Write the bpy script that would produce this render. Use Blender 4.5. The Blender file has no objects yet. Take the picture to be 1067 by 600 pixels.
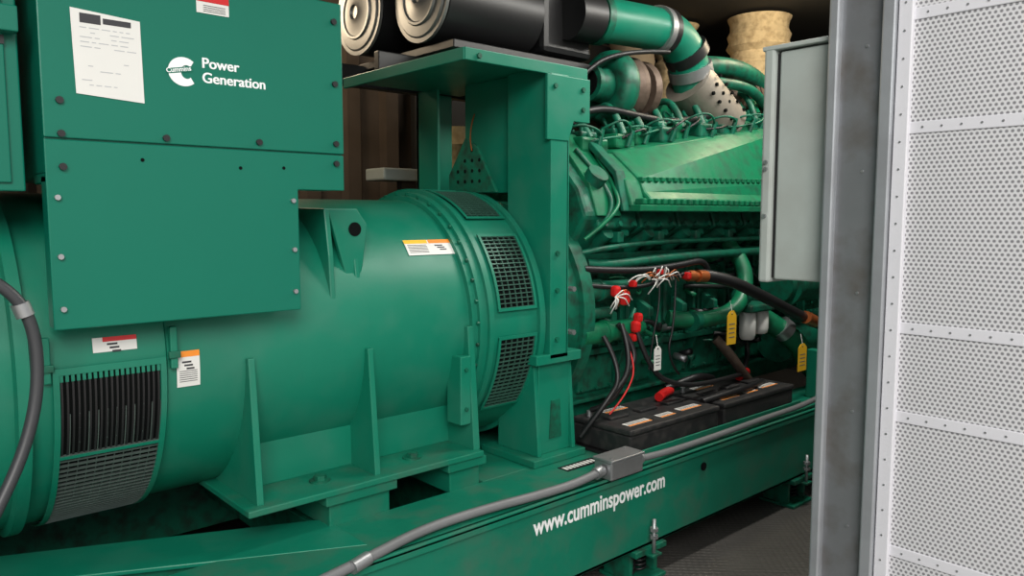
import bpy, bmesh, math, random
from mathutils import Vector, Matrix
random.seed(7)
sc=bpy.context.scene
COL=sc.collection
# ------------------------------------------------------------------ materials
def mat(name,col,rough=.5,metal=0,var=.12,scale=6,bump=0.0,bscale=40,dust=None,dustamt=.3,spec=.5):
    m=bpy.data.materials.new(name); m.use_nodes=True
    nt=m.node_tree; N=nt.nodes; L=nt.links; b=N['Principled BSDF']
    tc=N.new('ShaderNodeTexCoord'); no=N.new('ShaderNodeTexNoise'); no.inputs['Scale'].default_value=scale
    no.inputs['Detail'].default_value=8; no.inputs['Roughness'].default_value=.65
    L.new(tc.outputs['Object'],no.inputs['Vector'])
    mx=N.new('ShaderNodeMix'); mx.data_type='RGBA'
    c=Vector(col[:3])
    mx.inputs[6].default_value=(*[max(0,v*(1-var)) for v in c],1)
    mx.inputs[7].default_value=(*[min(1,v*(1+var)) for v in c],1)
    L.new(no.outputs['Fac'],mx.inputs[0])
    out=mx.outputs[2]
    if dust:
        n2=N.new('ShaderNodeTexNoise'); n2.inputs['Scale'].default_value=scale*2.3; n2.inputs['Detail'].default_value=10
        L.new(tc.outputs['Object'],n2.inputs['Vector'])
        rp=N.new('ShaderNodeMapRange'); rp.inputs[1].default_value=.45; rp.inputs[2].default_value=.72
        rp.inputs[3].default_value=0; rp.inputs[4].default_value=dustamt
        L.new(n2.outputs['Fac'],rp.inputs[0])
        m2=N.new('ShaderNodeMix'); m2.data_type='RGBA'; m2.inputs[7].default_value=(*dust,1)
        L.new(rp.outputs[0],m2.inputs[0]); L.new(out,m2.inputs[6]); out=m2.outputs[2]
        r2=N.new('ShaderNodeMapRange'); r2.inputs[3].default_value=max(.05,rough-.08); r2.inputs[4].default_value=min(1,rough+.22)
        L.new(n2.outputs['Fac'],r2.inputs[0]); L.new(r2.outputs[0],b.inputs['Roughness'])
    else: b.inputs['Roughness'].default_value=rough
    L.new(out,b.inputs['Base Color'])
    b.inputs['Metallic'].default_value=metal
    b.inputs['Specular IOR Level'].default_value=spec
    if bump:
        n3=N.new('ShaderNodeTexNoise'); n3.inputs['Scale'].default_value=bscale; n3.inputs['Detail'].default_value=4
        L.new(tc.outputs['Object'],n3.inputs['Vector'])
        bp=N.new('ShaderNodeBump'); bp.inputs['Strength'].default_value=bump; bp.inputs['Distance'].default_value=.01
        L.new(n3.outputs['Fac'],bp.inputs['Height']); L.new(bp.outputs[0],b.inputs['Normal'])
    return m
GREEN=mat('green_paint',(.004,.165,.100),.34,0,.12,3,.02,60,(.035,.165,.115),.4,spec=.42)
GREENB=mat('green_paint_box',(.002,.140,.090),.30,0,.06,2,.01,80,spec=.34)
GREENS=mat('green_paint_skid',(.004,.150,.090),.38,0,.15,4,.03,60,(.05,.115,.08),.55,spec=.42)
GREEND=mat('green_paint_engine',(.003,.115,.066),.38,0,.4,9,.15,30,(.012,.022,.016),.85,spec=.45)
GREENL=mat('green_paint_cover',(.004,.150,.066),.32,0,.25,7,.12,25,(.010,.05,.03),.65,spec=.45)
BLACK=mat('black_metal',(.010,.010,.011),.42,0,.3)
BATT=mat('battery_plastic',(.012,.012,.013),.5,0,.3,12,0,40,(.06,.055,.05),.4)
CAPM=mat('filter_cap_metal',(.20,.20,.195),.42,.5,.3)
DARK=mat('painted_shade_black',(.003,.004,.004),.9,0,.2,spec=.1)  # near-black colour standing in for the shade inside vents and holes
RUBBER=mat('black_rubber',(.008,.008,.009),.45,0,.3)
STEEL=mat('zinc_steel',(.38,.39,.40),.42,.8,.25,12)
GALV=mat('galvanised_steel',(.36,.38,.405),.40,.5,.14,3,.05,30,(.22,.225,.24),.5)
GALVD=mat('galvanised_frame',(.25,.26,.275),.38,.6,.16,4,.05,30,(.12,.10,.08),.7)
GREY=mat('grey_enclosure_paint',(.36,.40,.38),.45,0,.05,3,0,40,(.25,.255,.235),.4)
WHITE=mat('white_paint',(.62,.62,.66),.45,0,.04)
LETTER=mat('white_lettering',(.82,.84,.84),.5,0,.03)
LABELW=mat('white_label',(.68,.68,.65),.5,0,.05)
ORANGE=mat('orange_label',(.8,.25,.02),.5)
YELLOW=mat('yellow_tag',(.80,.46,.02),.5)
RED=mat('red_plastic',(.55,.012,.012),.4)
BRASS=mat('copper_fitting',(.45,.13,.04),.35,.6,.3)
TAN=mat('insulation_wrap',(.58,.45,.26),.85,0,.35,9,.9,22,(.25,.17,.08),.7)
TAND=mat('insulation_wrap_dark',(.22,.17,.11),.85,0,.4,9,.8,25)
CONDUIT=mat('grey_conduit',(.14,.145,.15),.5,0,.15)
CABLEM=mat('cable_sheath',(.035,.037,.041),.4,0,.15)
INK=mat('ink',(.03,.03,.035),.6)
LOUV=mat('louvre_metal',(.045,.12,.09),.4,.3,.3,20)
MESH=mat('vent_mesh_metal',(.13,.17,.155),.38,.6,.3,20)
RUST=mat('rusty_metal',(.12,.085,.065),.55,.5,.5,14,.3,40)
WALLM=mat('container_wall_paint',(.085,.060,.042),.8,0,.3,2,.05,10,(.05,.035,.025),.6)
DARKW=mat('container_dark_panel',(.014,.013,.012),.7,0,.3,4)
CEILM=mat('ceiling_paint',(.018,.016,.014),.85)
SOUTM=mat('outer_ground_concrete',(.45,.43,.40),.9,0,.15,3,.2,30)

# ------------------------------------------------------------------ helpers
def empty(name):
    e=bpy.data.objects.new(name,None); COL.objects.link(e); return e
def fin(me,name,m,par,smooth=False,bev=0,seg=2):
    ob=bpy.data.objects.new(name,me); COL.objects.link(ob)
    if m: me.materials.append(m)
    if par: ob.parent=par
    if smooth:
        for p in me.polygons: p.use_smooth=True
    if bev:
        md=ob.modifiers.new('b','BEVEL'); md.width=bev; md.segments=seg; md.limit_method='ANGLE'; md.angle_limit=math.radians(40)
    return ob
def box(name,x0,x1,y0,y1,z0,z1,m,par,bev=.004):
    bm=bmesh.new()
    vs=[bm.verts.new(v) for v in [(x0,y0,z0),(x1,y0,z0),(x1,y1,z0),(x0,y1,z0),(x0,y0,z1),(x1,y0,z1),(x1,y1,z1),(x0,y1,z1)]]
    for f in [(0,3,2,1),(4,5,6,7),(0,1,5,4),(1,2,6,5),(2,3,7,6),(3,0,4,7)]: bm.faces.new([vs[i] for i in f])
    me=bpy.data.meshes.new(name); bm.to_mesh(me); bm.free()
    return fin(me,name,m,par,bev=bev)
def prism(name,pts,axis,a0,a1,m,par,bev=.004,pts2=None):
    def P(q,a):
        return {'X':(a,q[0],q[1]),'Y':(q[0],a,q[1]),'Z':(q[0],q[1],a)}[axis]
    bm=bmesh.new()
    A=[bm.verts.new(P(q,a0)) for q in pts]; B=[bm.verts.new(P(q,a1)) for q in (pts2 or pts)]
    n=len(pts); bm.faces.new(A); bm.faces.new(B[::-1])
    for i in range(n): bm.faces.new([A[i],B[i],B[(i+1)%n],A[(i+1)%n]])
    bmesh.ops.recalc_face_normals(bm,faces=bm.faces)
    me=bpy.data.meshes.new(name); bm.to_mesh(me); bm.free()
    return fin(me,name,m,par,bev=bev)
def cyl(name,p0,p1,r,m,par,r2=None,n=32,bev=.0,smooth=True,profile=None):
    p0=Vector(p0);p1=Vector(p1);d=(p1-p0);L=d.length;d.normalize()
    u=d.orthogonal().normalized();w=d.cross(u)
    prof=profile or [(0,r),(L,r2 if r2 is not None else r)]
    bm=bmesh.new();rings=[]
    for (t,rr) in prof:
        rings.append([bm.verts.new(p0+d*t+(u*math.cos(2*math.pi*k/n)+w*math.sin(2*math.pi*k/n))*rr) for k in range(n)])
    for a,b in zip(rings,rings[1:]):
        for k in range(n): bm.faces.new([a[k],a[(k+1)%n],b[(k+1)%n],b[k]])
    if prof[0][1]>1e-5: bm.faces.new(rings[0][::-1])
    if prof[-1][1]>1e-5: bm.faces.new(rings[-1])
    bmesh.ops.recalc_face_normals(bm,faces=bm.faces)
    for e in bm.edges:
        if len(e.link_faces)==2 and e.calc_face_angle(0)>math.radians(35): e.smooth=False
    me=bpy.data.meshes.new(name); bm.to_mesh(me); bm.free()
    return fin(me,name,m,par,smooth=smooth,bev=bev)
def tube(name,pts,r,m,par,res=8,smooth=True):
    cu=bpy.data.curves.new(name,'CURVE'); cu.dimensions='3D'; cu.bevel_depth=r; cu.bevel_resolution=4; cu.resolution_u=res; cu.use_fill_caps=True
    s=cu.splines.new('NURBS' if smooth else 'POLY'); s.points.add(len(pts)-1)
    for p,q in zip(s.points,pts): p.co=(*q,1)
    if smooth: s.use_endpoint_u=True; s.order_u=3
    ob=bpy.data.objects.new(name,cu); COL.objects.link(ob); cu.materials.append(m)
    if par: ob.parent=par
    return ob
def bolts(name,locs,axis,r,h,m,par,n=6):
    bm=bmesh.new()
    d=Vector(axis).normalized(); u=d.orthogonal().normalized(); w=d.cross(u)
    for p in locs:
        p=Vector(p)
        A=[bm.verts.new(p+(u*math.cos(2*math.pi*k/n)+w*math.sin(2*math.pi*k/n))*r) for k in range(n)]
        B=[bm.verts.new(v.co+d*h) for v in A]
        bm.faces.new(B)
        for k in range(n): bm.faces.new([A[k],A[(k+1)%n],B[(k+1)%n],B[k]])
    bmesh.ops.recalc_face_normals(bm,faces=bm.faces)
    me=bpy.data.meshes.new(name); bm.to_mesh(me); bm.free()
    return fin(me,name,m,par)
def text(name,s,loc,size,m,par,off=.0,ext=.0008,shear=0,sx=1):
    cu=bpy.data.curves.new(name,'FONT'); cu.body=s; cu.size=size; cu.extrude=ext; cu.offset=off; cu.shear=shear; cu.resolution_u=6
    ob=bpy.data.objects.new(name,cu); COL.objects.link(ob); cu.materials.append(m)
    ob.location=loc; ob.rotation_euler=(math.radians(90),0,0); ob.scale=(sx,1,1)
    if par: ob.parent=par
    return ob
# ------------------------------------------------------------------ ROOM
floor=box('floor',-3,7,.9,4.3,-.08,0,None,None,0)
fm=mat('checker_plate',(.10,.095,.088),.45,.4,.35,5,0)
nt=fm.node_tree;N=nt.nodes;L=nt.links
tc=N.new('ShaderNodeTexCoord');mp=N.new('ShaderNodeMapping');mp.inputs['Rotation'].default_value=(0,0,.785);mp.inputs['Scale'].default_value=(36,36,36)
ck=N.new('ShaderNodeTexVoronoi');ck.feature='F1';ck.inputs['Randomness'].default_value=0.15;ck.inputs['Scale'].default_value=1
L.new(tc.outputs['Object'],mp.inputs[0]);L.new(mp.outputs[0],ck.inputs['Vector'])
bp=N.new('ShaderNodeBump');bp.inputs['Strength'].default_value=.6;bp.inputs['Distance'].default_value=.01;bp.invert=True
L.new(ck.outputs['Distance'],bp.inputs['Height']);L.new(bp.outputs[0],N['Principled BSDF'].inputs['Normal'])
floor.data.materials.append(fm)
box('ground',-12,12,-12,.9,-.2,-.1,SOUTM,None,0)
box('wall_back',-3,7,4.3,4.36,0,2.9,WALLM,None,0)
cor=empty('trim_1')
x=-2.9
while x<6.9:
    prism('rib',[(x,4.3),(x+.03,4.26),(x+.12,4.26),(x+.15,4.3)],'Z',0,2.9,WALLM,cor,0); x+=.28
box('wall_left',-3.06,-3,.9,4.36,0,2.9,WALLM,None,0)
box('wall_right',7,7.06,.9,4.36,0,2.9,DARKW,None,0)
box('ceiling',-3,7,.9,4.36,2.9,2.96,CEILM,None,0)
box('wall_front',2.20,7,.93,1.0,0,2.9,GALV,None,0)
pn=empty('acoustic_panel')
for i in range(8):
    box('panel_%d'%i,2.9+i*.5,2.9+i*.5+.46,4.18,4.24,.0,2.85,DARKW,pn,.01)

# ------------------------------------------------------------------ DOOR (perforated) + POST
post=empty('door_post')
prism('jamb_plate',[(2.10,.875),(2.10,1.02),(2.2,1.02),(2.2,.875)],'Z',0,2.9,GALVD,post,.006)
box('jamb_lip',2.08,2.13,1.0,1.03,0,2.9,GALV,post,.006)
box('jamb_angle',2.075,2.12,.85,.885,0,2.9,GALV,post,.005)
bolts('jamb_screws',[(2.10,.93,.3+.33*k) for k in range(8)],(-1,0,0),.004,.003,STEEL,post,8)
door=empty('perforated_door')
pm=bpy.data.materials.new('perforated_sheet'); pm.use_nodes=True
nt=pm.node_tree;N=nt.nodes;L=nt.links;b=N['Principled BSDF']
b.inputs['Roughness'].default_value=.5
tc=N.new('ShaderNodeTexCoord');sp=N.new('ShaderNodeSeparateXYZ');L.new(tc.outputs['Object'],sp.inputs[0])
def M(op,a,bb=None,c=None):
    n=N.new('ShaderNodeMath');n.operation=op
    for i,v in enumerate((a,bb,c)):
        if v is None: continue
        if isinstance(v,(int,float)): n.inputs[i].default_value=v
        else: L.new(v,n.inputs[i])
    return n.outputs[0]
pitch=.0125
def dots(oy,oz):
    fy=M('SUBTRACT',M('FRACT',M('ADD',M('DIVIDE',sp.outputs[1],pitch),oy+100)),.5)
    fz=M('MULTIPLY',M('SUBTRACT',M('FRACT',M('ADD',M('DIVIDE',sp.outputs[2],pitch*1.732),oz+100)),.5),1.732)
    return M('LESS_THAN',M('SQRT',M('ADD',M('MULTIPLY',fy,fy),M('MULTIPLY',fz,fz))),.30)
d=M('MAXIMUM',dots(0,0),dots(.5,.5))
mx=N.new('ShaderNodeMix');mx.data_type='RGBA';mx.inputs[6].default_value=(.58,.58,.60,1);mx.inputs[7].default_value=(.20,.20,.215,1)
L.new(d,mx.inputs[0]);L.new(mx.outputs[2],b.inputs['Base Color'])
zr=[.0,.60,.97,1.207,1.725,2.01,2.6]
box('perforated_sheet',2.10,2.104,-.35,.845,.02,2.6,pm,door,0)
for i,z in enumerate(zr): box('rail_%d'%i,2.096,2.11,-.35,.845,max(z-.015,.01),z+.015,WHITE,door,.002)
box('stile',2.085,2.12,.812,.848,.01,2.6,WHITE,door,.003)
box('stile_end',2.085,2.12,-.37,-.34,.01,2.6,WHITE,door,.003)
rv=[]
for z in zr[1:-1]:
    y=-.3
    while y<.8: rv.append((2.096,y,z)); y+=.045
z=.08
while z<2.55: rv.append((2.085,.830,z)); z+=.07
bolts('rivets',rv,(-1,0,0),.0028,.002,STEEL,door,8)

# ------------------------------------------------------------------ GREY CABINET
cab=empty('electrical_cabinet')
box('body',2.125,2.55,1.045,1.195,1.31,1.98,GREY,cab,.006)
box('door',2.112,2.56,1.205,1.24,1.30,1.995,GREY,cab,.008)
box('seal',2.13,2.54,1.19,1.21,1.315,1.975,BLACK,cab,0)
box('top_hood',2.11,2.56,1.045,1.245,1.985,1.998,GREY,cab,.003)
bolts('latch',[(2.112,1.222,1.66),(2.112,1.222,1.64),(2.112,1.222,1.5)],(-1,0,0),.006,.008,STEEL,cab,10)

# ------------------------------------------------------------------ SKID
skid=empty('generator_skid')
TZ=.49
box('rail_web',-1.0,5.4,1.90,1.915,.15,TZ,GREENS,skid,.003)
box('rail_top_flange',-1.0,5.4,1.885,2.2,TZ-.012,TZ,GREENS,skid,.003)
box('rail_lip',-1.0,5.4,1.885,1.90,TZ-.03,TZ+.004,GREENS,skid,.003)
box('rail_bottom_flange',-1.0,5.4,1.90,2.05,.15,.165,GREENS,skid,.003)
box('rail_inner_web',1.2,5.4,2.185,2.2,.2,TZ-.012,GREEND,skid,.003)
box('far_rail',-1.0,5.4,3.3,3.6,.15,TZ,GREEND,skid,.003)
box('cross_plate',1.82,2.42,2.2,3.3,TZ-.012,TZ,GREENS,skid,.003)
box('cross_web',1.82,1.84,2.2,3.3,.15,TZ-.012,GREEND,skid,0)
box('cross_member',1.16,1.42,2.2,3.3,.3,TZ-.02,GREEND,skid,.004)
prism('taper_beam_top',[(1.19,2.0),(1.19,2.27),(.2,2.72),(-.8,2.9),(-.8,2.62),(.2,2.5)],'Z',TZ-.012,TZ+.002,GREEN,skid,.003)
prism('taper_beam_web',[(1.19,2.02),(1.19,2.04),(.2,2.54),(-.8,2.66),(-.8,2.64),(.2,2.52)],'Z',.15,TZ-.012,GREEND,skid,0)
box('under_drum_shade_sheet',-1,1.8,2.0,3.6,.02,.05,BLACK,skid,0)  # black sheet laid in for the shade under the alternator
cyl('lifting_hole',(2.83,1.899,.40),(2.83,1.893,.40),.018,DARK,skid)
text('rail_lettering','www.cumminspower.com',(1.80,1.8985,.375),.091,LETTER,skid,off=.0016,sx=.785)
box('data_label',2.14,2.34,2.06,2.12,TZ+.0005,TZ+.002,BLACK,skid,0)
for k in range(9): box('data_print',2.15+k*.02,2.163+k*.02,2.075,2.105,TZ+.002,TZ+.0026,LABELW,skid,0)
for i,xx in enumerate((2.45,3.72,5.0)):
    iso=empty('spring_isolator')
    box('base_plate',xx-.1,xx+.1,1.88,2.08,.0,.015,GREEND,iso,.003)
    box('top_plate',xx-.1,xx+.1,1.88,2.08,.125,.149,GREEND,iso,.003)
    for dx in (-.09,.07): box('side',xx+dx,xx+dx+.02,1.92,2.06,.015,.125,GREEND,iso,.002)
    for dx in (-.045,.03):
        pts=[(xx+dx+.028*math.cos(a*.6),1.97+.028*math.sin(a*.6),.015+.11*a/60) for a in range(61)]
        tube('coil',pts,.005,BLACK,iso,2,False)
    cyl('stud',(xx+.0,1.87,.12),(xx+.0,1.87,.27),.008,STEEL,iso,n=10)
    bolts('nut',[(xx,1.87,.19),(xx,1.87,.22)],(0,0,1),.018,.014,STEEL,iso)
    box('stud_tab',xx-.03,xx+.03,1.85,1.9,.118,.128,GREEND,iso,.002)

# ------------------------------------------------------------------ ALTERNATOR
alt=empty('alternator')
CY,CZ=2.75,1.07
def ringprof(name,prof,m):
    x0=prof[0][0]; return cyl(name,(x0,CY,CZ),(x0+1,CY,CZ),1,m,alt,n=96,profile=[(x-x0,r) for x,r in prof])
ringprof('drum',[(-.35,.30),(-.35,.44),(-.30,.47),(-.1,.49),(-.1,.52),(-.04,.52),(-.04,.50),(.05,.505),(.12,.505),(.12,.535),(.15,.535),(.15,.515),(.19,.515),(.19,.53),(.215,.53),(.215,.50),
 (.33,.50),(.335,.525),(.365,.525),(.37,.50),(.70,.50),(.705,.495),(1.80,.495),(1.80,.515),(1.825,.515),(1.825,.53),(1.86,.53),(1.86,.545),(1.885,.545),(1.885,.53),(2.12,.53),(2.12,.55),(2.15,.55),(2.15,.3)],GREEN)
def arcpatch(name,x0,x1,a0,a1,r,m,n=24,th=.004):
    bm=bmesh.new();G=[]
    for i in range(n+1):
        a=math.radians(a0+(a1-a0)*i/n)
        G.append([bm.verts.new((xx,CY-rr*math.cos(a),CZ+rr*math.sin(a))) for xx,rr in ((x0,r),(x1,r),(x1,r-th),(x0,r-th))])
    for A,B in zip(G,G[1:]):
        for k in range(4): bm.faces.new([A[k],A[(k+1)%4],B[(k+1)%4],B[k]])
    bm.faces.new(G[0]);bm.faces.new(G[-1][::-1])
    bmesh.ops.recalc_face_normals(bm,faces=bm.faces)
    me=bpy.data.meshes.new(name);bm.to_mesh(me);bm.free()
    return fin(me,name,m,alt)
def vent(tag,x0,x1,a0,a1,r,nx,na,m,frame=GREEN):
    arcpatch('vent_shade_patch_'+tag,x0,x1,a0,a1,r+.003,DARK)  # dark patch on the drum skin, painted shade behind the slats
    for i in range(na+1):
        a=a0+(a1-a0)*i/na
        arcpatch('vent_slat_'+tag,x0,x1,a-.19,a+.19,r+.012,m,2,.008)
    for i in range(nx+1):
        x=x0+(x1-x0)*i/nx
        arcpatch('vent_bar_'+tag,x-.0014,x+.0014,a0,a1,r+.010,m,20,.006)
    for (p,q,s,t) in ((x0-.012,x0,a0-1,a1+1),(x1,x1+.012,a0-1,a1+1)): arcpatch('vent_frame_'+tag,p,q,s,t,r+.014,frame)
    for (s,t) in ((a0-1.3,a0),(a1,a1+1.3)): arcpatch('vent_frame_'+tag,x0-.012,x1+.012,s,t,r+.014,frame,3)
for t,(a,b_) in {'a':(8,40),'b':(-38,-5),'c':(52,80),'d':(90,120)}.items():
    vent(t,1.92,2.10,a,b_,.53,6,17,LOUV)
arcpatch('nde_shade_patch',.43,.68,-78,2,.504,DARK)  # painted shade behind the mesh, the drum is closed here
for i in range(19):
    x=.435+i*.0133
    arcpatch('nde_slot_bar',x-.0025,x+.0025,-24,2,.511,BLACK,14)
    arcpatch('nde_slot_top',x-.004,x+.004,0,2,.513,GREEN,2)
for i in range(28):
    a=-78+i*2.0
    arcpatch('nde_mesh_slat',.43,.68,a-.2,a+.2,.514,MESH,2,.008)
for i in range(12): arcpatch('nde_mesh_bar',.43+i*.0227-.001,.43+i*.0227+.001,-78,-10,.511,MESH,14)
for (p,q) in ((.415,.43),(.68,.695)): arcpatch('nde_frame',p,q,-79,3,.515,GREEN)
arcpatch('nde_frame',.415,.695,2,4,.515,GREEN,4)
arcpatch('nde_mid_bar',.43,.68,-25,-24,.516,GREEN,4)
fb=[]
for k in range(40):
    a=math.radians(k*9+3); fb.append((1.825,CY-.523*math.cos(a),CZ+.523*math.sin(a)))
bolts('flange_bolts',fb,(-1,0,0),.007,.01,GREEND,alt)
prism('lifting_lug',[(1.25,1.525),(1.36,1.525),(1.40,1.47),(1.38,1.33),(1.355,1.24),(1.33,1.24)],'Y',2.315,2.335,GREEN,alt,.004)
prism('lug_web',[(2.315,1.525),(2.60,1.53),(2.42,1.36),(2.28,1.22),(2.29,1.37)],'X',1.235,1.255,GREEN,alt,.004)
prism('lug_web_r',[(2.33,1.47),(2.60,1.52),(2.42,1.36),(2.30,1.24)],'X',1.345,1.365,GREEN,alt,.004)
cyl('lug_hole',(1.35,2.3145,1.455),(1.35,2.300,1.455),.026,DARK,alt,profile=[(0,.024),(.002,.024)])
PZ=.60
box('foot_plate',.89,1.80,2.17,3.33,PZ-.0,PZ+.022,GREENS,alt,.004)
def gus(nm,x,w,top):
    arc=[]
    for k in range(13):
        a=math.radians(top-(90+top)*k/12)
        arc.append((CY-.49*math.cos(a),CZ+.49*math.sin(a)))
    pts=[(2.20,PZ+.02),(2.235,CZ+.49*math.sin(math.radians(top)))]+arc+[(2.75,PZ+.02)]
    prism(nm,pts,'X',x,x+w,GREEN,alt,.003)
gus('gusset_1',.93,.022,0);gus('gusset_2',1.345,.022,-2);gus('gusset_3',1.775,.03,2)
box('saddle',.96,1.78,2.36,2.40,PZ+.02,.80,GREEN,alt,.006)
bolts('foot_bolt',[(1.18,2.28,PZ+.022),(1.55,2.28,PZ+.022)],(0,0,1),.022,.02,GREEND,alt)
bolts('foot_washer',[(1.18,2.28,PZ+.022),(1.55,2.28,PZ+.022)],(0,0,1),.035,.005,GREEND,alt,20)
box('gusset_block',1.725,1.775,2.215,2.30,.72,.98,GREEN,alt,.004)
bolts('gusset_bolt',[(1.75,2.215,.78),(1.75,2.215,.93)],(0,-1,0),.008,.008,GREEND,alt)
for nm,xa,xb in (('mount_block',1.17,1.40),('mount_block_b',1.66,1.80)):
    box(nm,xa,xb,2.2,2.5,TZ-.01,PZ-.035,GREENS,alt,.004); box(nm+'_pad',xa-.02,xb+.02,2.18,2.5,PZ-.035,PZ-.001,GREENS,alt,.004)
for x in (.40,.715):
    box('latch',x-.008,x+.012,2.232,2.25,1.07,1.19,GREEN,alt,.003)
    box('latch_hook',x-.014,x+.018,2.226,2.24,1.10,1.12,GREEND,alt,.002)
def dlabel(nm,x0,x1,a0,a1,m,r): return arcpatch(nm,x0,x1,a0,a1,r,m,8,.001)
dlabel('danger_label',.515,.625,7.5,12,LABELW,.5035); dlabel('danger_label_band',.54,.625,10.6,12,RED,.5042)
dlabel('warning_label',.728,.793,-7,5,LABELW,.4985); dlabel('warning_label_band',.728,.793,3,5,ORANGE,.4992)
dlabel('caution_label',1.59,1.80,35,43,LABELW,.4985); dlabel('caution_label_band',1.59,1.695,41,43,YELLOW,.4992); dlabel('caution_label_band2',1.70,1.80,41,43,ORANGE,.4992)
def warnfig(x,a,r,s):
    for k in range(3): dlabel('label_ink',x-s*(1-k*.3),x+s*(.3+k*.2),a-k*1.1,a-k*1.1+.6,INK,r)
warnfig(.57,9.5,.5042,.02); warnfig(.763,1,.4992,.02); warnfig(1.75,39.5,.4992,.028)
for k in range(6): dlabel('label_print',1.60,1.685,40-k*.75,40.25-k*.75,INK,.4992)
for k in range(6): dlabel('label_print',.735,.785,-1.8-k*.7,-1.6-k*.7,INK,.4992)

# ------------------------------------------------------------------ CONTROL BOX
cb=empty('generator_control_box')
FY=2.15
box('upper_body',.41,1.217,FY+.006,2.75,1.60,2.14,GREENB,cb,.004)
box('step_body',.41,1.217,FY+.006,2.30,1.58,1.61,GREENB,cb,.004)
box('lower_body',.41,1.062,FY+.006,2.215,1.22,1.60,GREENB,cb,.004)
box('upper_cover',.408,1.219,FY-.004,FY+.006,1.69,2.142,GREENB,cb,.003)
prism('lower_cover',[(.408,1.218),(1.064,1.218),(1.064,1.578),(1.219,1.578),(1.219,1.686),(.408,1.686)],'Y',FY-.002,FY+.006,GREENB,cb,.003)
bl=[(1.19,1.72),(1.19,1.9),(1.19,2.085),(.945,1.71),(.69,1.705),(.445,1.70),(.445,1.78),(.445,1.62),(1.19,1.66)]
bolts('black_bolts',[(x,FY-.004,z) for x,z in bl],(0,-1,0),.009,.009,BLACK,cb,8)
bolts('zinc_bolts',[(x,FY-.003,z) for x,z in [(.43,1.545),(.43,1.40),(.43,1.27),(1.045,1.545),(1.045,1.40),(1.045,1.275)]],(0,-1,0),.007,.009,STEEL,cb,8)
bolts('small_holes',[(x,FY-.0025,z) for x,z in [(.63,1.645),(.89,1.635),(1.02,1.64)]],(0,-1,0),.005,.001,DARK,cb,12)
prism('inspection_sheet',[(.483,1.80),(.64,1.79),(.637,1.995),(.478,2.005)],'Y',FY-.0065,FY-.0045,LABELW,cb,0)
box('sheet_logo',.498,.545,FY-.0072,FY-.0065,1.972,1.995,INK,cb,0)
box('sheet_logo_b',.55,.615,FY-.0072,FY-.0065,1.975,1.989,INK,cb,0)
FG=mat('faint_print',(.42,.43,.45),.6)
for r_ in range(13):
    x=.497; z=1.96-r_*.0115
    while x<.61:
        w=random.uniform(.008,.03)
        if random.random()<(.8 if r_<5 else .25): box('print',x,min(x+w,.625),FY-.0070,FY-.0064,z,z+.0022,FG,cb,0)
        x+=w+.006
text('brand_text','Power\nGeneration',(.79,FY-.0045,1.900),.039,LETTER,cb,off=.0004)
text('brand_text_bold','Power\nGeneration',(.7912,FY-.0046,1.900),.039,LETTER,cb,off=.0004)
ang=[math.radians(a) for a in range(48,313,12)]
outp=[(.742+.038*math.cos(a)*1.05,1.883+.038*math.sin(a)) for a in ang]; inp=[(.750+.015*math.cos(a),1.883+.018*math.sin(a)) for a in ang][::-1]
prism('emblem',outp+inp,'Y',FY-.006,FY-.0045,LETTER,cb,0)
prism('emblem_band',[(.698,1.873),(.765,1.886),(.765,1.900),(.698,1.887)],'Y',FY-.0063,FY-.0058,GREENB,cb,0)
tt=text('emblem_text','Cummins',(.698,FY-.0066,1.876),.017,LETTER,cb,off=.0003); tt.rotation_euler=(math.radians(90),math.radians(-11),0)
box('danger_tag',.782,.87,FY-.0062,FY-.0045,2.045,2.095,LABELW,cb,0); box('danger_tag_band',.782,.87,FY-.007,FY-.0062,2.075,2.095,RED,cb,0)
for k in range(4): box('danger_print',.80,.86,FY-.007,FY-.0062,2.050+k*.005,2.0515+k*.005,INK,cb,0)
lb=empty('voltage_regulator_box')
box('body',-.35,.375,2.23,2.7,1.61,2.30,GREENB,lb,.004)
box('body_lower',-.35,.375,2.2,2.24,1.56,2.30,GREENB,lb,.004)
box('cover',-.35,.345,2.19,2.20,1.58,2.30,GREENB,lb,.003)
box('paper',.0,.285,2.187,2.19,1.63,1.9,LABELW,lb,0)
box('strip',.0,.345,2.186,2.188,1.905,1.925,BLACK,lb,0)
box('top_rail',-.35,.37,2.15,2.19,1.93,1.99,GREENB,lb,.003)

# ------------------------------------------------------------------ SUPPORT FRAME / CANOPY
fr=empty('engine_support_frame')
box('canopy_top',1.74,2.38,2.2,3.05,2.085,2.10,GREEN,fr,.003)
box('canopy_lip_front',1.74,2.38,2.195,2.21,2.055,2.10,GREEN,fr,.003)
box('canopy_lip_left',1.735,1.75,2.2,3.05,2.055,2.10,GREEN,fr,.003)
prism('head_plate',[(2.14,1.80),(2.26,1.80),(2.29,1.88),(2.385,1.88),(2.385,2.055),(2.14,2.055)],'Y',2.185,2.20,GREEN,fr,.003)
box('near_post',2.165,2.265,2.19,2.205,.92,2.06,GREEN,fr,.003)
box('near_post_side',2.165,2.18,2.20,2.45,.92,2.085,GREEN,fr,.003)
box('near_post_edge',2.255,2.27,2.19,2.4,.92,2.05,GREEN,fr,.003)
box('back_plate',2.20,2.212,2.2,2.78,1.60,2.085,GREEN,fr,.003)
box('far_post',2.17,2.37,3.1,3.12,.6,2.09,GREEN,fr,.003)
box('far_post_side',2.17,2.185,2.95,3.12,.6,2.09,GREEN,fr,.003)
prism('holed_bracket',[(2.47,1.60),(2.80,1.60),(2.80,1.68),(2.68,1.84),(2.60,1.80)],'X',2.12,2.135,GREEND,fr,.003)
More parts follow.
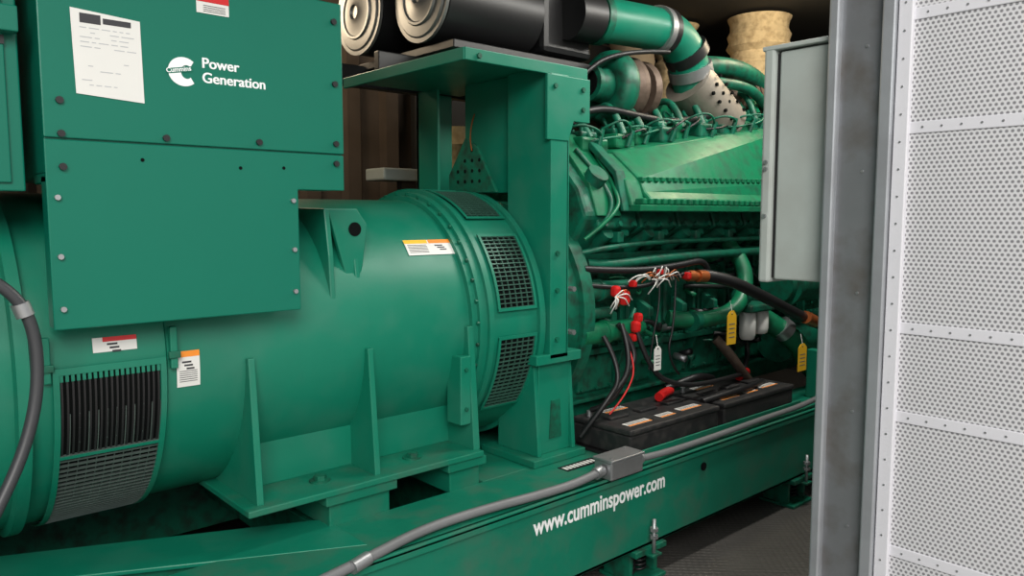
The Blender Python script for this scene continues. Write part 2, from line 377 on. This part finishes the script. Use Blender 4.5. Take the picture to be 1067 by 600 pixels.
bolts('bracket_holes',[(2.119,2.58+.05*i,1.65+.045*j) for i in range(4) for j in range(4) if abs(i-1)+j<4],(-1,0,0),.008,.001,DARK,fr,12)
tube('sensor_wire',[(2.19,2.70,1.95),(2.12,2.66,1.86),(2.11,2.62,1.78)],.003,BRASS,fr)
box('foot_plate',2.06,2.36,2.17,2.5,TZ+.001,.52,GREENS,fr,.003)
box('foot_column_front',2.13,2.31,2.22,2.24,.52,.94,GREEN,fr,.003)
prism('foot_web_l',[(2.20,.52),(2.23,.90),(2.45,.90),(2.45,.52)],'X',2.11,2.13,GREEN,fr,.003)
prism('foot_web_r',[(2.20,.52),(2.23,.90),(2.45,.90),(2.45,.52)],'X',2.31,2.33,GREEN,fr,.003)
box('foot_head',2.09,2.35,2.19,2.45,.90,.94,GREEN,fr,.003)
prism('foot_slot',[(2.19,.58),(2.26,.58),(2.25,.74),(2.20,.74)],'Y',2.216,2.221,GREEND,fr,0)
bolts('foot_bolts',[(2.2,2.19,1.0),(2.2,2.19,1.2),(2.2,2.19,1.35),(2.34,2.185,2.01),(2.34,2.185,1.93),(2.18,2.185,2.01),(1.80,2.195,2.075)],(0,-1,0),.010,.010,GREEND,fr)
bolts('edge_bolts',[(2.29,2.205,1.20),(2.29,2.205,1.02)],(0,-1,0),.012,.03,STEEL,fr)

# ------------------------------------------------------------------ ENGINE
en=empty('diesel_engine')
cyl('flywheel_housing',(2.28,CY,CZ),(2.47,CY,CZ),.5,GREEND,en,n=64,profile=[(0,.46),(.02,.50),(.12,.50),(.12,.53),(.19,.53)])
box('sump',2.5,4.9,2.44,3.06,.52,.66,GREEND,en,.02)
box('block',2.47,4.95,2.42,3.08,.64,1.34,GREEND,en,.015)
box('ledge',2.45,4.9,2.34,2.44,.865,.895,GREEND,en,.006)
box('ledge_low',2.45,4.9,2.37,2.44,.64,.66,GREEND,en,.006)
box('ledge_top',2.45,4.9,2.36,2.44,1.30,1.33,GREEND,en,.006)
for i in range(8):
    x=2.55+i*.295
    box('crankcase_door',x,x+.24,2.395,2.425,.93,1.24,GREEND,en,.01)
    box('crankcase_door_in',x+.03,x+.21,2.375,2.40,.96,1.21,GREEND,en,.012)
    box('pan_door',x,x+.24,2.395,2.43,.68,.85,GREEND,en,.008)
    prism('rib',[(2.42,.66),(2.345,.87),(2.42,.87)],'X',x-.04,x-.02,GREEND,en,.003)
    prism('rib_up',[(2.42,.89),(2.36,.89),(2.37,1.30),(2.42,1.30)],'X',x-.04,x-.02,GREEND,en,.003)
    cyl('core_plug',(x+.12,2.375,1.09),(x+.12,2.355,1.09),.05,GREEND,en,n=20)
bolts('ledge_bolts',[(2.5+i*.048,2.36,.895) for i in range(50)],(0,0,1),.007,.012,GREEND,en)
bolts('door_bolts',[(2.57+i*.295+dx,2.395,z) for i in range(8) for dx in (0,.1,.2) for z in (.945,1.225,.695,.835)],(0,-1,0),.010,.012,GREEND,en)
for k in range(22):
    x=2.6+random.uniform(0,1.5); z=random.choice((.93,1.0,1.12,1.2,1.26,.78))
    cyl('sensor_plug',(x,2.37,z),(x,2.30,z+random.uniform(-.03,.03)),random.uniform(.010,.02),random.choice((GREEND,BLACK,GREENL,STEEL)),en,n=10)
for k in range(15):
    x=2.55+random.uniform(0,1.3); z=random.uniform(.80,1.25); dx=random.uniform(.15,.5)
    tube('service_line',[(x,2.34,z),(x+dx*.2,2.28,z+random.uniform(-.03,.03)),(x+dx*.7,2.29,z+random.uniform(-.12,.04)),(x+dx,2.34,z+random.uniform(-.12,.08))],random.choice((.006,.009,.012)),random.choice((GREEND,RUBBER,GREENL,RUBBER)),en)
for k in range(6):
    x=2.65+k*.27
    prism('bracket',[(2.36,1.0),(2.28,1.02),(2.28,1.06),(2.36,1.10)],'X',x,x+.035,GREEND,en,.004)
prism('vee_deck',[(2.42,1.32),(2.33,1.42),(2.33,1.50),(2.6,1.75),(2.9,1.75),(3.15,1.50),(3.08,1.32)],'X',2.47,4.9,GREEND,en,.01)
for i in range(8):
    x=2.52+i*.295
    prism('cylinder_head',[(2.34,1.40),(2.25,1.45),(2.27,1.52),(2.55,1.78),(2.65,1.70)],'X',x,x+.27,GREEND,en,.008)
    cyl('water_port',(x+.08,2.27,1.43),(x+.08,2.40,1.34),.034,GREEND,en,n=16)
    cyl('water_port',(x+.2,2.27,1.43),(x+.2,2.40,1.34),.024,GREEND,en,n=16)
    box('head_lug',x+.12,x+.16,2.24,2.30,1.38,1.43,GREEND,en,.006)
bolts('head_bolts',[(2.55+i*.098,2.25,1.46) for i in range(24)],(0,-.7,.3),.014,.018,GREEND,en)
xs0=2.78
prism('aftercooler_housing',[(2.17,1.535),(2.17,1.575),(2.21,1.61),(2.24,1.67),(2.40,1.80),(2.6,1.82),(2.75,1.60),(2.75,1.535)],'X',xs0,4.7,GREENL,en,.012,
      pts2=[(2.17,1.535),(2.17,1.575),(2.21,1.61),(2.24,1.72),(2.42,2.10),(2.6,2.14),(2.75,1.60),(2.75,1.535)])
prism('housing_end',[(2.19,1.53),(2.24,1.66),(2.40,1.79),(2.6,1.80),(2.74,1.60),(2.74,1.53)],'X',xs0-.10,xs0,GREENL,en,.01) 
prism('housing_flange',[(2.15,1.52),(2.15,1.55),(2.8,1.55),(2.8,1.52)],'X',xs0-.10,4.7,GREENL,en,.004)
for i in range(40):
    x=xs0-.08+i*.049
    box('flange_tooth',x,x+.026,2.148,2.20,1.55,1.578,GREENL,en,.006)
for i in range(39):
    x=xs0+i*.049
    f=(x-xs0)/(4.7-xs0)
    z=1.655+.04*f
    box('upper_tooth',x,x+.026,2.222,2.27,z,z+.022,GREENL,en,.004)
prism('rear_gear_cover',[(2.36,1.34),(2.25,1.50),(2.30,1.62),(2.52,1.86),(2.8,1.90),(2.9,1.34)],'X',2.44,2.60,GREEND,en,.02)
prism('gear_cover_rib',[(2.24,1.50),(2.29,1.64),(2.51,1.88),(2.53,1.86),(2.31,1.62),(2.26,1.50)],'X',2.50,2.66,GREENL,en,.005)
prism('gear_cover_rib_b',[(2.21,1.52),(2.26,1.70),(2.42,1.84),(2.44,1.82),(2.28,1.68),(2.23,1.52)],'X',2.64,2.70,GREEND,en,.005)
cyl('gear_cover_cap',(2.55,2.34,1.63),(2.55,2.28,1.69),.05,GREEND,en,n=20)
tube('fuel_rail_a',[(2.50,2.24,1.44),(2.60,2.22,1.52),(2.60,2.30,1.66),(2.55,2.42,1.80)],.010,GREEND,en)
tube('fuel_rail_b',[(2.42,2.24,1.40),(2.55,2.18,1.50),(2.66,2.25,1.60),(2.66,2.4,1.78)],.009,GREENL,en)
tube('fuel_rail_c',[(2.47,2.3,1.34),(2.52,2.23,1.36),(2.9,2.24,1.38),(3.6,2.24,1.38),(4.5,2.24,1.38)],.012,GREEND,en)
tube('water_manifold',[(2.5,2.3,1.29),(2.6,2.26,1.28),(3.0,2.26,1.30),(3.9,2.26,1.31),(4.6,2.26,1.31)],.022,GREEND,en)
x=2.60
while x<4.55:
    w=random.uniform(.10,.19); z=1.81+(x-2.6)*.135; h=random.uniform(.04,.09)
    y0=2.42+random.uniform(0,.05)
    box('rocker_cover',x,x+w,y0,2.72,z-.02,z+h,random.choice((GREEND,GREEND,GREENL)),en,.015)
    box('rocker_cap',x+w*.2,x+w*.8,y0+.04,2.66,z+h,z+h+.03,GREEND,en,.01)
    bolts('cap_bolts',[(x+w*.3,y0+.06,z+h+.03),(x+w*.7,y0+.06,z+h+.03),(x+w*.5,y0+.15,z+h+.03)],(0,0,1),.010,.016,GREEND,en)
    j=lambda s:random.uniform(-s,s)
    cyl('injector',(x+w*.5,y0-.01,z-.01),(x+w*.5+j(.02),y0-.03,z+.07+j(.02)),.013,GREEND,en,n=12)
    tube('injector_line',[(x+w*.5,y0-.03,z+.06),(x+.02+j(.03),y0-.06,z+.10+j(.03)),(x-.06+j(.03),y0,z+.08+j(.03)),(x-.08,y0+.08,z+.04)],.006,GREEND,en)
    tube('injector_line_b',[(x+w*.3,y0,z+.03),(x+w*.8+j(.03),y0-.07,z+.06+j(.03)),(x+w+.05,y0-.02,z+.08+j(.04))],.006,random.choice((BLACK,GREEND)),en)
    tube('injector_line_c',[(x,2.5,z+.08),(x+.04,2.58,z+.16+j(.05)),(x+.15+j(.04),2.62,z+.16+j(.05)),(x+.24,2.6,z+.08)],random.choice((.007,.012,.016)),random.choice((GREEND,GREENL,RUBBER,GREEND)),en)
    tube('crossover',[(x+w*.5,2.46,z+.05),(x+w*.5+j(.02),2.52,z+.19+j(.04)),(x+w*.6,2.66,z+.20+j(.03)),(x+w*.7,2.78,z+.12)],.018,GREEND,en)
    x+=w+random.uniform(.02,.07)
cyl('starter_motor',(2.42,2.28,1.17),(2.80,2.28,1.17),.045,GREEND,en,profile=[(0,.03),(.0,.045),(.12,.045),(.12,.05),(.14,.05),(.14,.04),(.34,.04),(.38,.025)])
cyl('starter_motor',(2.42,2.27,.98),(2.85,2.27,.98),.05,GREENL,en,profile=[(0,.04),(.0,.05),(.15,.05),(.15,.056),(.17,.056),(.17,.047),(.36,.047),(.43,.03)])
cyl('starter_solenoid',(2.45,2.27,1.07),(2.62,2.27,1.07),.024,GREEND,en)
tube('coolant_elbow',[(3.12,2.32,.99),(3.25,2.22,.97),(3.50,2.19,1.0),(3.63,2.20,1.10),(3.68,2.24,1.25),(3.66,2.34,1.36)],.042,GREENL,en)
for q in ((3.22,2.235,.975),(3.60,2.20,1.08)): cyl('clamp',(q[0]-.02,q[1],q[2]),(q[0]+.02,q[1],q[2]),.050,GREEND,en)
cyl('oil_cooler',(4.1,2.28,.78),(4.9,2.28,.78),.13,GREEND,en)
cyl('water_pump',(3.95,2.20,1.12),(4.45,2.20,1.12),.12,GREEND,en,profile=[(0,.07),(0,.10),(.05,.10),(.05,.13),(.08,.13),(.08,.11),(.5,.11)])
tube('coolant_pipe_low',[(3.85,2.26,.95),(3.98,2.16,.86),(4.15,2.14,.74),(4.3,2.15,.60)],.06,GREENL,en)
cyl('pipe_band',(3.96,2.18,.885),(4.0,2.16,.85),.067,STEEL,en)
tube('oil_hose',[(3.45,2.26,.86),(3.50,2.2,.78),(3.58,2.18,.68),(3.75,2.2,.56)],.026,RUST,en)
box('end_post',4.05,4.11,2.0,2.06,TZ+.001,.76,GREEN,en,.004)
for x,h in ((3.66,.15),(3.79,.13)):
    cyl('fuel_filter',(x,2.20,.99-h),(x,2.20,.99),.042,LABELW,en,profile=[(0,.03),(.008,.038),(.03,.043),(h-.01,.043),(h,.036)])
box('filter_head',3.60,3.85,2.14,2.3,.99,1.03,GREEND,en,.01)
tube('fuel_hose',[(3.18,2.20,1.215),(3.30,2.12,1.20),(3.6,2.06,1.08),(4.0,2.06,.94),(4.45,2.10,.82)],.030,RUBBER,en)
tube('wire_loom',[(2.45,2.27,1.27),(2.7,2.2,1.25),(3.0,2.18,1.265),(3.25,2.18,1.29),(3.25,2.18,1.20)],.016,RUBBER,en)
tube('wire_loom_b',[(2.9,2.2,1.25),(3.2,2.2,1.19),(3.5,2.2,1.18)],.010,RUBBER,en)
tube('wire_loom_c',[(2.45,2.25,1.20),(2.7,2.19,1.17),(2.95,2.2,1.21),(3.1,2.18,1.23)],.010,RUBBER,en)
cyl('hose_fitting',(3.06,2.19,1.215),(3.22,2.17,1.205),.028,BRASS,en,n=12,profile=[(0,.018),(.03,.018),(.03,.028),(.07,.028),(.07,.02),(.1,.02),(.1,.03),(.16,.03)])
cyl('hose_fitting',(4.0,2.05,.945),(4.12,2.06,.91),.036,BRASS,en,n=12)
def turbo(nm,c,R,m,m2):
    c=Vector(c)
    pts=[]
    for k in range(0,33):
        a=k/32*2*math.pi; rr=R*(.62+.12*k/32)
        pts.append((c.x+.0,c.y+rr*math.cos(a),c.z+rr*math.sin(a)))
    tube(nm+'_volute',pts,R*.34,m,en,4,False)
    cyl(nm+'_inlet',(c.x-.16,c.y,c.z),(c.x+.02,c.y,c.z),R*.6,m,en,profile=[(0,R*.40),(0,R*.50),(.03,R*.50),(.03,R*.42),(.18,R*.55)])
    cyl(nm+'_mouth',(c.x-.165,c.y,c.z),(c.x-.158,c.y,c.z),R*.36,DARK,en)
    cyl(nm+'_core',(c.x,c.y,c.z),(c.x+.3,c.y,c.z),R*.5,m2,en,profile=[(0,R*.5),(.10,R*.9),(.13,R*.9),(.13,R*.45),(.2,R*.45),(.2,R*.8),(.24,R*.85),(.3,R*.6)])
turbo('turbocharger_1',(3.0,2.62,2.15),.18,GREEND,RUST)
turbo('turbocharger_2',(4.15,2.75,2.24),.19,RUST,RUST)
tube('charge_pipe',[(2.80,2.62,2.46),(2.95,2.61,2.465),(3.2,2.58,2.47),(3.44,2.56,2.47),(3.58,2.56,2.36),(3.66,2.58,2.20)],.110,GREEN,en)
cyl('pipe_clamp',(2.88,2.615,2.46),(2.92,2.61,2.46),.121,GREEND,en); cyl('pipe_coupling',(2.70,2.62,2.455),(2.86,2.615,2.46),.118,BLACK,en)
cyl('pipe_clamp',(3.3,2.57,2.47),(3.34,2.57,2.47),.122,STEEL,en); cyl('pipe_coupling',(3.335,2.57,2.47),(3.39,2.567,2.47),.118,BLACK,en)
cyl('pipe_clamp',(3.54,2.56,2.40),(3.58,2.56,2.36),.123,BLACK,en); cyl('pipe_clamp',(3.60,2.565,2.32),(3.63,2.57,2.27),.122,STEEL,en)
HS=mat('perforated_heat_shield',(.33,.295,.25),.5,.6,.3,10,.2,30)
cyl('heat_shield',(3.60,2.575,2.24),(3.93,2.55,2.02),.14,HS,en,n=32)
bolts('shield_holes',[(3.66+i*.06-.03*(j-1),2.57-.138,2.21-i*.040-.05*(j-1)) for i in range(5) for j in range(3)],(0,-1,0),.010,.012,DARK,en,10)
tube('charge_pipe_b',[(3.45,2.7,2.1),(3.6,2.72,2.0),(3.9,2.7,1.98),(4.2,2.7,2.05)],.07,GREENL,en)
tube('charge_pipe_c',[(3.72,2.62,2.34),(3.85,2.58,2.36),(4.1,2.56,2.36),(4.4,2.58,2.31),(4.6,2.62,2.20)],.055,GREEND,en)
tube('vent_pipe',[(3.7,2.58,2.25),(3.9,2.50,2.26),(4.2,2.48,2.22),(4.35,2.5,2.10)],.03,GREEND,en)
for k in range(8): cyl('bellows_%d'%k,(4.25+k*.05,2.68,2.21),(4.285+k*.05,2.68,2.21),.155,RUST,en)
tube('black_hose_top',[(2.6,2.5,1.95),(2.75,2.5,2.02),(3.1,2.50,2.0),(3.4,2.48,1.98),(3.9,2.5,2.1)],.018,RUBBER,en)
tube('black_hose_top_b',[(2.5,2.6,2.0),(2.7,2.56,2.14),(2.9,2.5,2.30),(3.3,2.48,2.34)],.012,RUBBER,en)
cyl('exhaust_manifold',(3.2,2.95,2.05),(4.8,2.95,2.05),.12,RUST,en,profile=[(k*.1,.11+(.02 if k%3==0 else 0)) for k in range(17)])

ex=empty('exhaust_pipe')
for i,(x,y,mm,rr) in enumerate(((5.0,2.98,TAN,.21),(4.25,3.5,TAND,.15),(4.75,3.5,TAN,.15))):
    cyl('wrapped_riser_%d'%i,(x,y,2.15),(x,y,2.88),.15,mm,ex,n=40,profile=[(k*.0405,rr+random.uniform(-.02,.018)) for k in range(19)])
cyl('wrapped_low',(2.75,3.55,1.3),(2.75,3.55,2.0),.13,TAN,ex,profile=[(k*.05,.13+random.uniform(-.012,.012)) for k in range(15)])

for (x,y,z,r) in ((1.95,3.25,2.45,.19),(1.99,2.80,2.44,.19)):
    ac=empty('air_cleaner')
    p0=Vector((x,y,z)); d=Vector((1,.0,0))
    cyl('canister',p0,p0+d*.55,r,BLACK,ac,n=48,profile=[(0,r*.9),(.01,r),(.08,r),(.08,r*.97),(.55,r*.97)])
    cyl('end_cap',p0-d*.03,p0,r,CAPM,ac,n=48,profile=[(0,r*.15),(-.01,r*.18),(.0,r*.3),(.004,r*.55),(-.002,r*.58),(-.002,r*.63),(.006,r*.66),(.008,r*.88),(.02,r*.95),(.03,r*.95)])
    cyl('cap_ring',p0-d*.015,p0+d*.012,r*1.04,CAPM,ac,n=48,profile=[(0,r*.95),(0,r*1.02),(.015,r*1.02),(.015,r*.98)])
ab=empty('air_intake_duct')
box('duct',2.58,2.92,2.66,3.35,2.27,2.6,BLACK,ab,.03)
box('support_beam',1.8,3.0,2.86,2.9,2.12,2.2,BLACK,ab,.005); box('support_beam_b',1.8,2.9,3.3,3.36,2.12,2.22,BLACK,ab,.005)
box('saddle_plate',2.0,2.9,2.6,3.4,2.20,2.235,BLACK,ab,.004)

# ------------------------------------------------------------------ BATTERIES
tray=empty('battery_tray')
box('tray_base',2.40,3.80,1.96,2.33,TZ+.0005,TZ+.012,BLACK,tray,.002)
box('tray_lip',2.40,3.80,1.955,1.965,TZ+.001,.53,GREENS,tray,.002)
for i,x in enumerate((2.42,3.11)):
    bt=empty('battery')
    box('case',x,x+.64,1.975,2.30,TZ+.013,.595,BATT,bt,.01)
    box('lid',x-.004,x+.644,1.97,2.305,.595,.62,BATT,bt,.008)
    for k,(lx,ly,lw) in enumerate(((.05,2.02,.15),(.27,2.02,.10),(.43,2.03,.15),(.14,2.23,.15))):
        box('label_%d'%k,x+lx,x+lx+lw,ly,ly+.045,.6205,.6212,LABELW,bt,0); box('label_%d_band'%k,x+lx,x+lx+lw,ly,ly+.012,.6212,.6218,ORANGE,bt,0)
        for q in range(3): box('label_print',x+lx+.01,x+lx+lw-.01,ly+.018+q*.008,ly+.021+q*.008,.6212,.6216,INK,bt,0)
    for k in range(3): box('vent_cap',x+.06+k*.2,x+.18+k*.2,2.13,2.18,.62,.632,BATT,bt,.004)
    cyl('terminal',(x+.05,2.25,.615),(x+.05,2.25,.645),.012,STEEL,bt,n=12); cyl('terminal',(x+.6,2.25,.615),(x+.6,2.25,.645),.012,STEEL,bt,n=12)
    tube('terminal_boot',[(x+.48,2.20,.645),(x+.55,2.22,.655),(x+.62,2.24,.65)],.022,RED,bt)
bc=empty('battery_cable')
tube('cable_a',[(2.62,2.22,1.02),(2.70,2.16,.9),(2.60,2.16,.78),(2.50,2.16,.68),(2.47,2.24,.65)],.012,RUBBER,bc)
tube('cable_b',[(2.62,2.20,1.02),(2.62,2.12,.85),(2.45,2.12,.72),(2.38,2.2,.58)],.012,RUBBER,bc)
tube('cable_b2',[(2.50,2.20,.98),(2.55,2.12,.82),(2.42,2.12,.70),(2.36,2.2,.56)],.011,RUBBER,bc)
tube('cable_c',[(2.72,2.2,1.0),(2.75,2.15,.8),(2.95,2.12,.70),(3.3,2.12,.68),(3.65,2.2,.66)],.012,RUBBER,bc)
tube('cable_d',[(3.02,2.25,.66),(3.15,2.2,.70),(3.25,2.2,.70),(3.40,2.24,.66)],.018,RUBBER,bc)
tube('cable_e',[(3.70,2.24,.66),(3.85,2.3,.72),(3.80,2.3,.85),(3.7,2.32,.95)],.014,RUBBER,bc)
tube('cable_f',[(3.05,2.06,.625),(3.25,2.02,.65),(3.5,2.05,.64),(3.65,2.10,.63)],.016,RUBBER,bc)
tube('red_lead',[(2.63,2.2,.97),(2.66,2.14,.85),(2.58,2.13,.72),(2.50,2.16,.64)],.004,RED,bc)
wt=empty('starter_wiring')
for (x,y,z,s) in ((2.60,2.19,1.14,.035),(2.56,2.20,1.17,.025),(2.70,2.2,1.0,.028),(2.72,2.2,1.04,.022),(2.70,2.21,.95,.018),(2.84,2.17,1.245,.012),(2.66,2.18,1.20,.015),(3.05,2.17,1.215,.018)):
    box('terminal_cap',x,x+s*1.5,y-.02,y+.02,z-s,z+s,RED,wt,s*.5)
for k in range(30):
    if k<21: c=(2.80+random.uniform(-.08,.08),2.15,1.215)
    else: c=(2.54,2.17,1.15)
    a=random.uniform(0,math.pi*2); s=random.uniform(.06,.15)
    pts=[(c[0],c[1],c[2]),(c[0]+s*.5*math.cos(a),c[1]-.02,c[2]+s*.3*math.sin(a)+.02),(c[0]+s*math.cos(a),c[1],c[2]+s*.45*math.sin(a)),(c[0]+s*1.2*math.cos(a)+.02,c[1]+.02,c[2]+s*.4*math.sin(a)-.02)]
    tube('lead_%d'%k,pts,.0028,LABELW if k%4 else BRASS,wt)
tube('lead_down',[(2.85,2.17,1.2),(2.83,2.15,1.1),(2.78,2.15,.95),(2.77,2.16,.80)],.004,RUBBER,wt)
tube('lead_down_b',[(3.0,2.19,1.2),(2.96,2.16,1.0),(2.88,2.15,.85),(3.0,2.16,.75)],.005,RUBBER,wt)
def tag(x,y,z,w,h,m,nm):
    t=empty(nm); prism('card',[(x,z),(x+w,z),(x+w,z+h*.85),(x+w*.7,z+h),(x+w*.3,z+h),(x,z+h*.85)],'Y',y,y+.003,m,t,0)
    bolts('eyelet',[(x+w*.5,y,z+h*.9)],(0,-1,0),.004,.001,DARK,t,10)
    for k in range(4): box('print',x+w*.2,x+w*.8,y-.001,y,z+h*(.2+.13*k),z+h*(.23+.13*k),CONDUIT,t,0)
    tube('string',[(x+w*.5,y,z+h*.92),(x+w*.5+.01,y+.02,z+h+.05)],.0015,LABELW,t)
tag(2.77,2.13,.80,.05,.11,LABELW,'hanging_tag')
tag(3.31,2.1,.86,.08,.17,YELLOW,'warning_tag'); tag(3.88,2.02,.66,.09,.15,YELLOW,'warning_tag')

# ------------------------------------------------------------------ junction box + conduit
jb=empty('junction_box')
box('body',2.17,2.36,1.86,1.95,TZ+.005,.565,STEEL,jb,.006); box('lid',2.165,2.365,1.855,1.955,.565,.575,STEEL,jb,.003)
bolts('lid_screws',[(2.19,1.88,.575),(2.34,1.94,.575)],(0,0,1),.006,.004,STEEL,jb)
cd=empty('flexible_conduit')
tube('run_left',[(.95,1.86,.50),(1.1,1.875,.51),(1.35,1.94,.512),(1.6,1.94,.512),(1.85,1.91,.512),(2.05,1.90,.515),(2.168,1.905,.53)],.016,CONDUIT,cd)
tube('run_right',[(2.362,1.905,.53),(2.5,1.90,.52),(2.8,1.92,.507),(3.1,1.90,.52),(3.4,1.92,.515),(3.8,1.91,.52),(4.3,1.93,.56)],.014,CONDUIT,cd)
cyl('gland',(2.125,1.902,.525),(2.164,1.905,.53),.023,STEEL,cd,n=12); cyl('gland',(2.366,1.905,.53),(2.40,1.904,.528),.022,STEEL,cd,n=12)
cyl('conduit_end',(1.06,1.867,.505),(1.12,1.88,.511),.021,STEEL,cd,n=12)
cd2=empty('power_cable')
tube('sheath',[(-.15,2.12,1.50),(.10,2.08,1.44),(.29,2.06,1.36),(.36,2.06,1.24),(.34,2.05,1.0),(.20,2.0,.75),(.06,1.98,.49),(-.1,1.98,.2)],.014,CABLEM,cd2)
cyl('coupling',(.325,2.06,1.30),(.335,2.06,1.27),.020,STEEL,cd2)
sb=empty('wall_junction_box'); box('body',2.35,2.80,3.7,3.9,1.70,1.77,GREY,sb,.01); box('stand',2.5,2.6,3.75,3.8,0,1.70,BLACK,sb,0)

# ------------------------------------------------------------------ LIGHTING
w=bpy.data.worlds.new('World'); sc.world=w; w.use_nodes=True
nt=w.node_tree; bg=nt.nodes['Background']
sky=nt.nodes.new('ShaderNodeTexSky'); sky.sky_type='NISHITA'; sky.sun_disc=False; sky.sun_elevation=math.radians(50); sky.sun_rotation=math.radians(200); sky.dust_density=3
mixn=nt.nodes.new('ShaderNodeMix'); mixn.data_type='RGBA'; mixn.inputs[0].default_value=.65; mixn.inputs[7].default_value=(4,3.9,3.7,1)
nt.links.new(sky.outputs[0],mixn.inputs[6]); nt.links.new(mixn.outputs[2],bg.inputs[0]); bg.inputs[1].default_value=.21
def area(name,loc,tgt,sx,sy,e,col):
    l=bpy.data.lights.new(name,'AREA'); l.shape='RECTANGLE'; l.size=sx; l.size_y=sy; l.energy=e; l.color=col
    o=bpy.data.objects.new(name,l); COL.objects.link(o); o.location=loc
    o.rotation_euler=(Vector(tgt)-Vector(loc)).to_track_quat('-Z','Y').to_euler(); return o
area('daylight_area',(-1.8,-3.0,4.2),(1.5,2.5,1.0),3,2.5,345,(1,.97,.91))
def pl(name,loc,e,col):
    l=bpy.data.lights.new(name,'POINT'); l.energy=e; l.color=col; l.shadow_soft_size=.15
    o=bpy.data.objects.new(name,l); COL.objects.link(o); o.location=loc
pl('container_lamp',(4.4,2.2,2.75),24,(1,.82,.56))
pl('container_lamp_rear',(1.6,3.8,2.6),22,(1,.8,.55))
area('engine_fill_light',(3.4,1.5,2.85),(3.4,2.3,1.0),2.0,.25,48,(1,.97,.9))  # added fill that brightens the engine side, not a fixture of the container

# ------------------------------------------------------------------ CAMERA
cam=bpy.data.cameras.new('camera'); cam.lens=36*800/1067; cam.clip_start=.02
co=bpy.data.objects.new('camera',cam); COL.objects.link(co)
co.location=(0,0,1.5); co.rotation_euler=(math.radians(90-5.36),0,math.radians(48.2-90))
sc.camera=co
sc.view_settings.view_transform='Standard'; sc.view_settings.look='None'
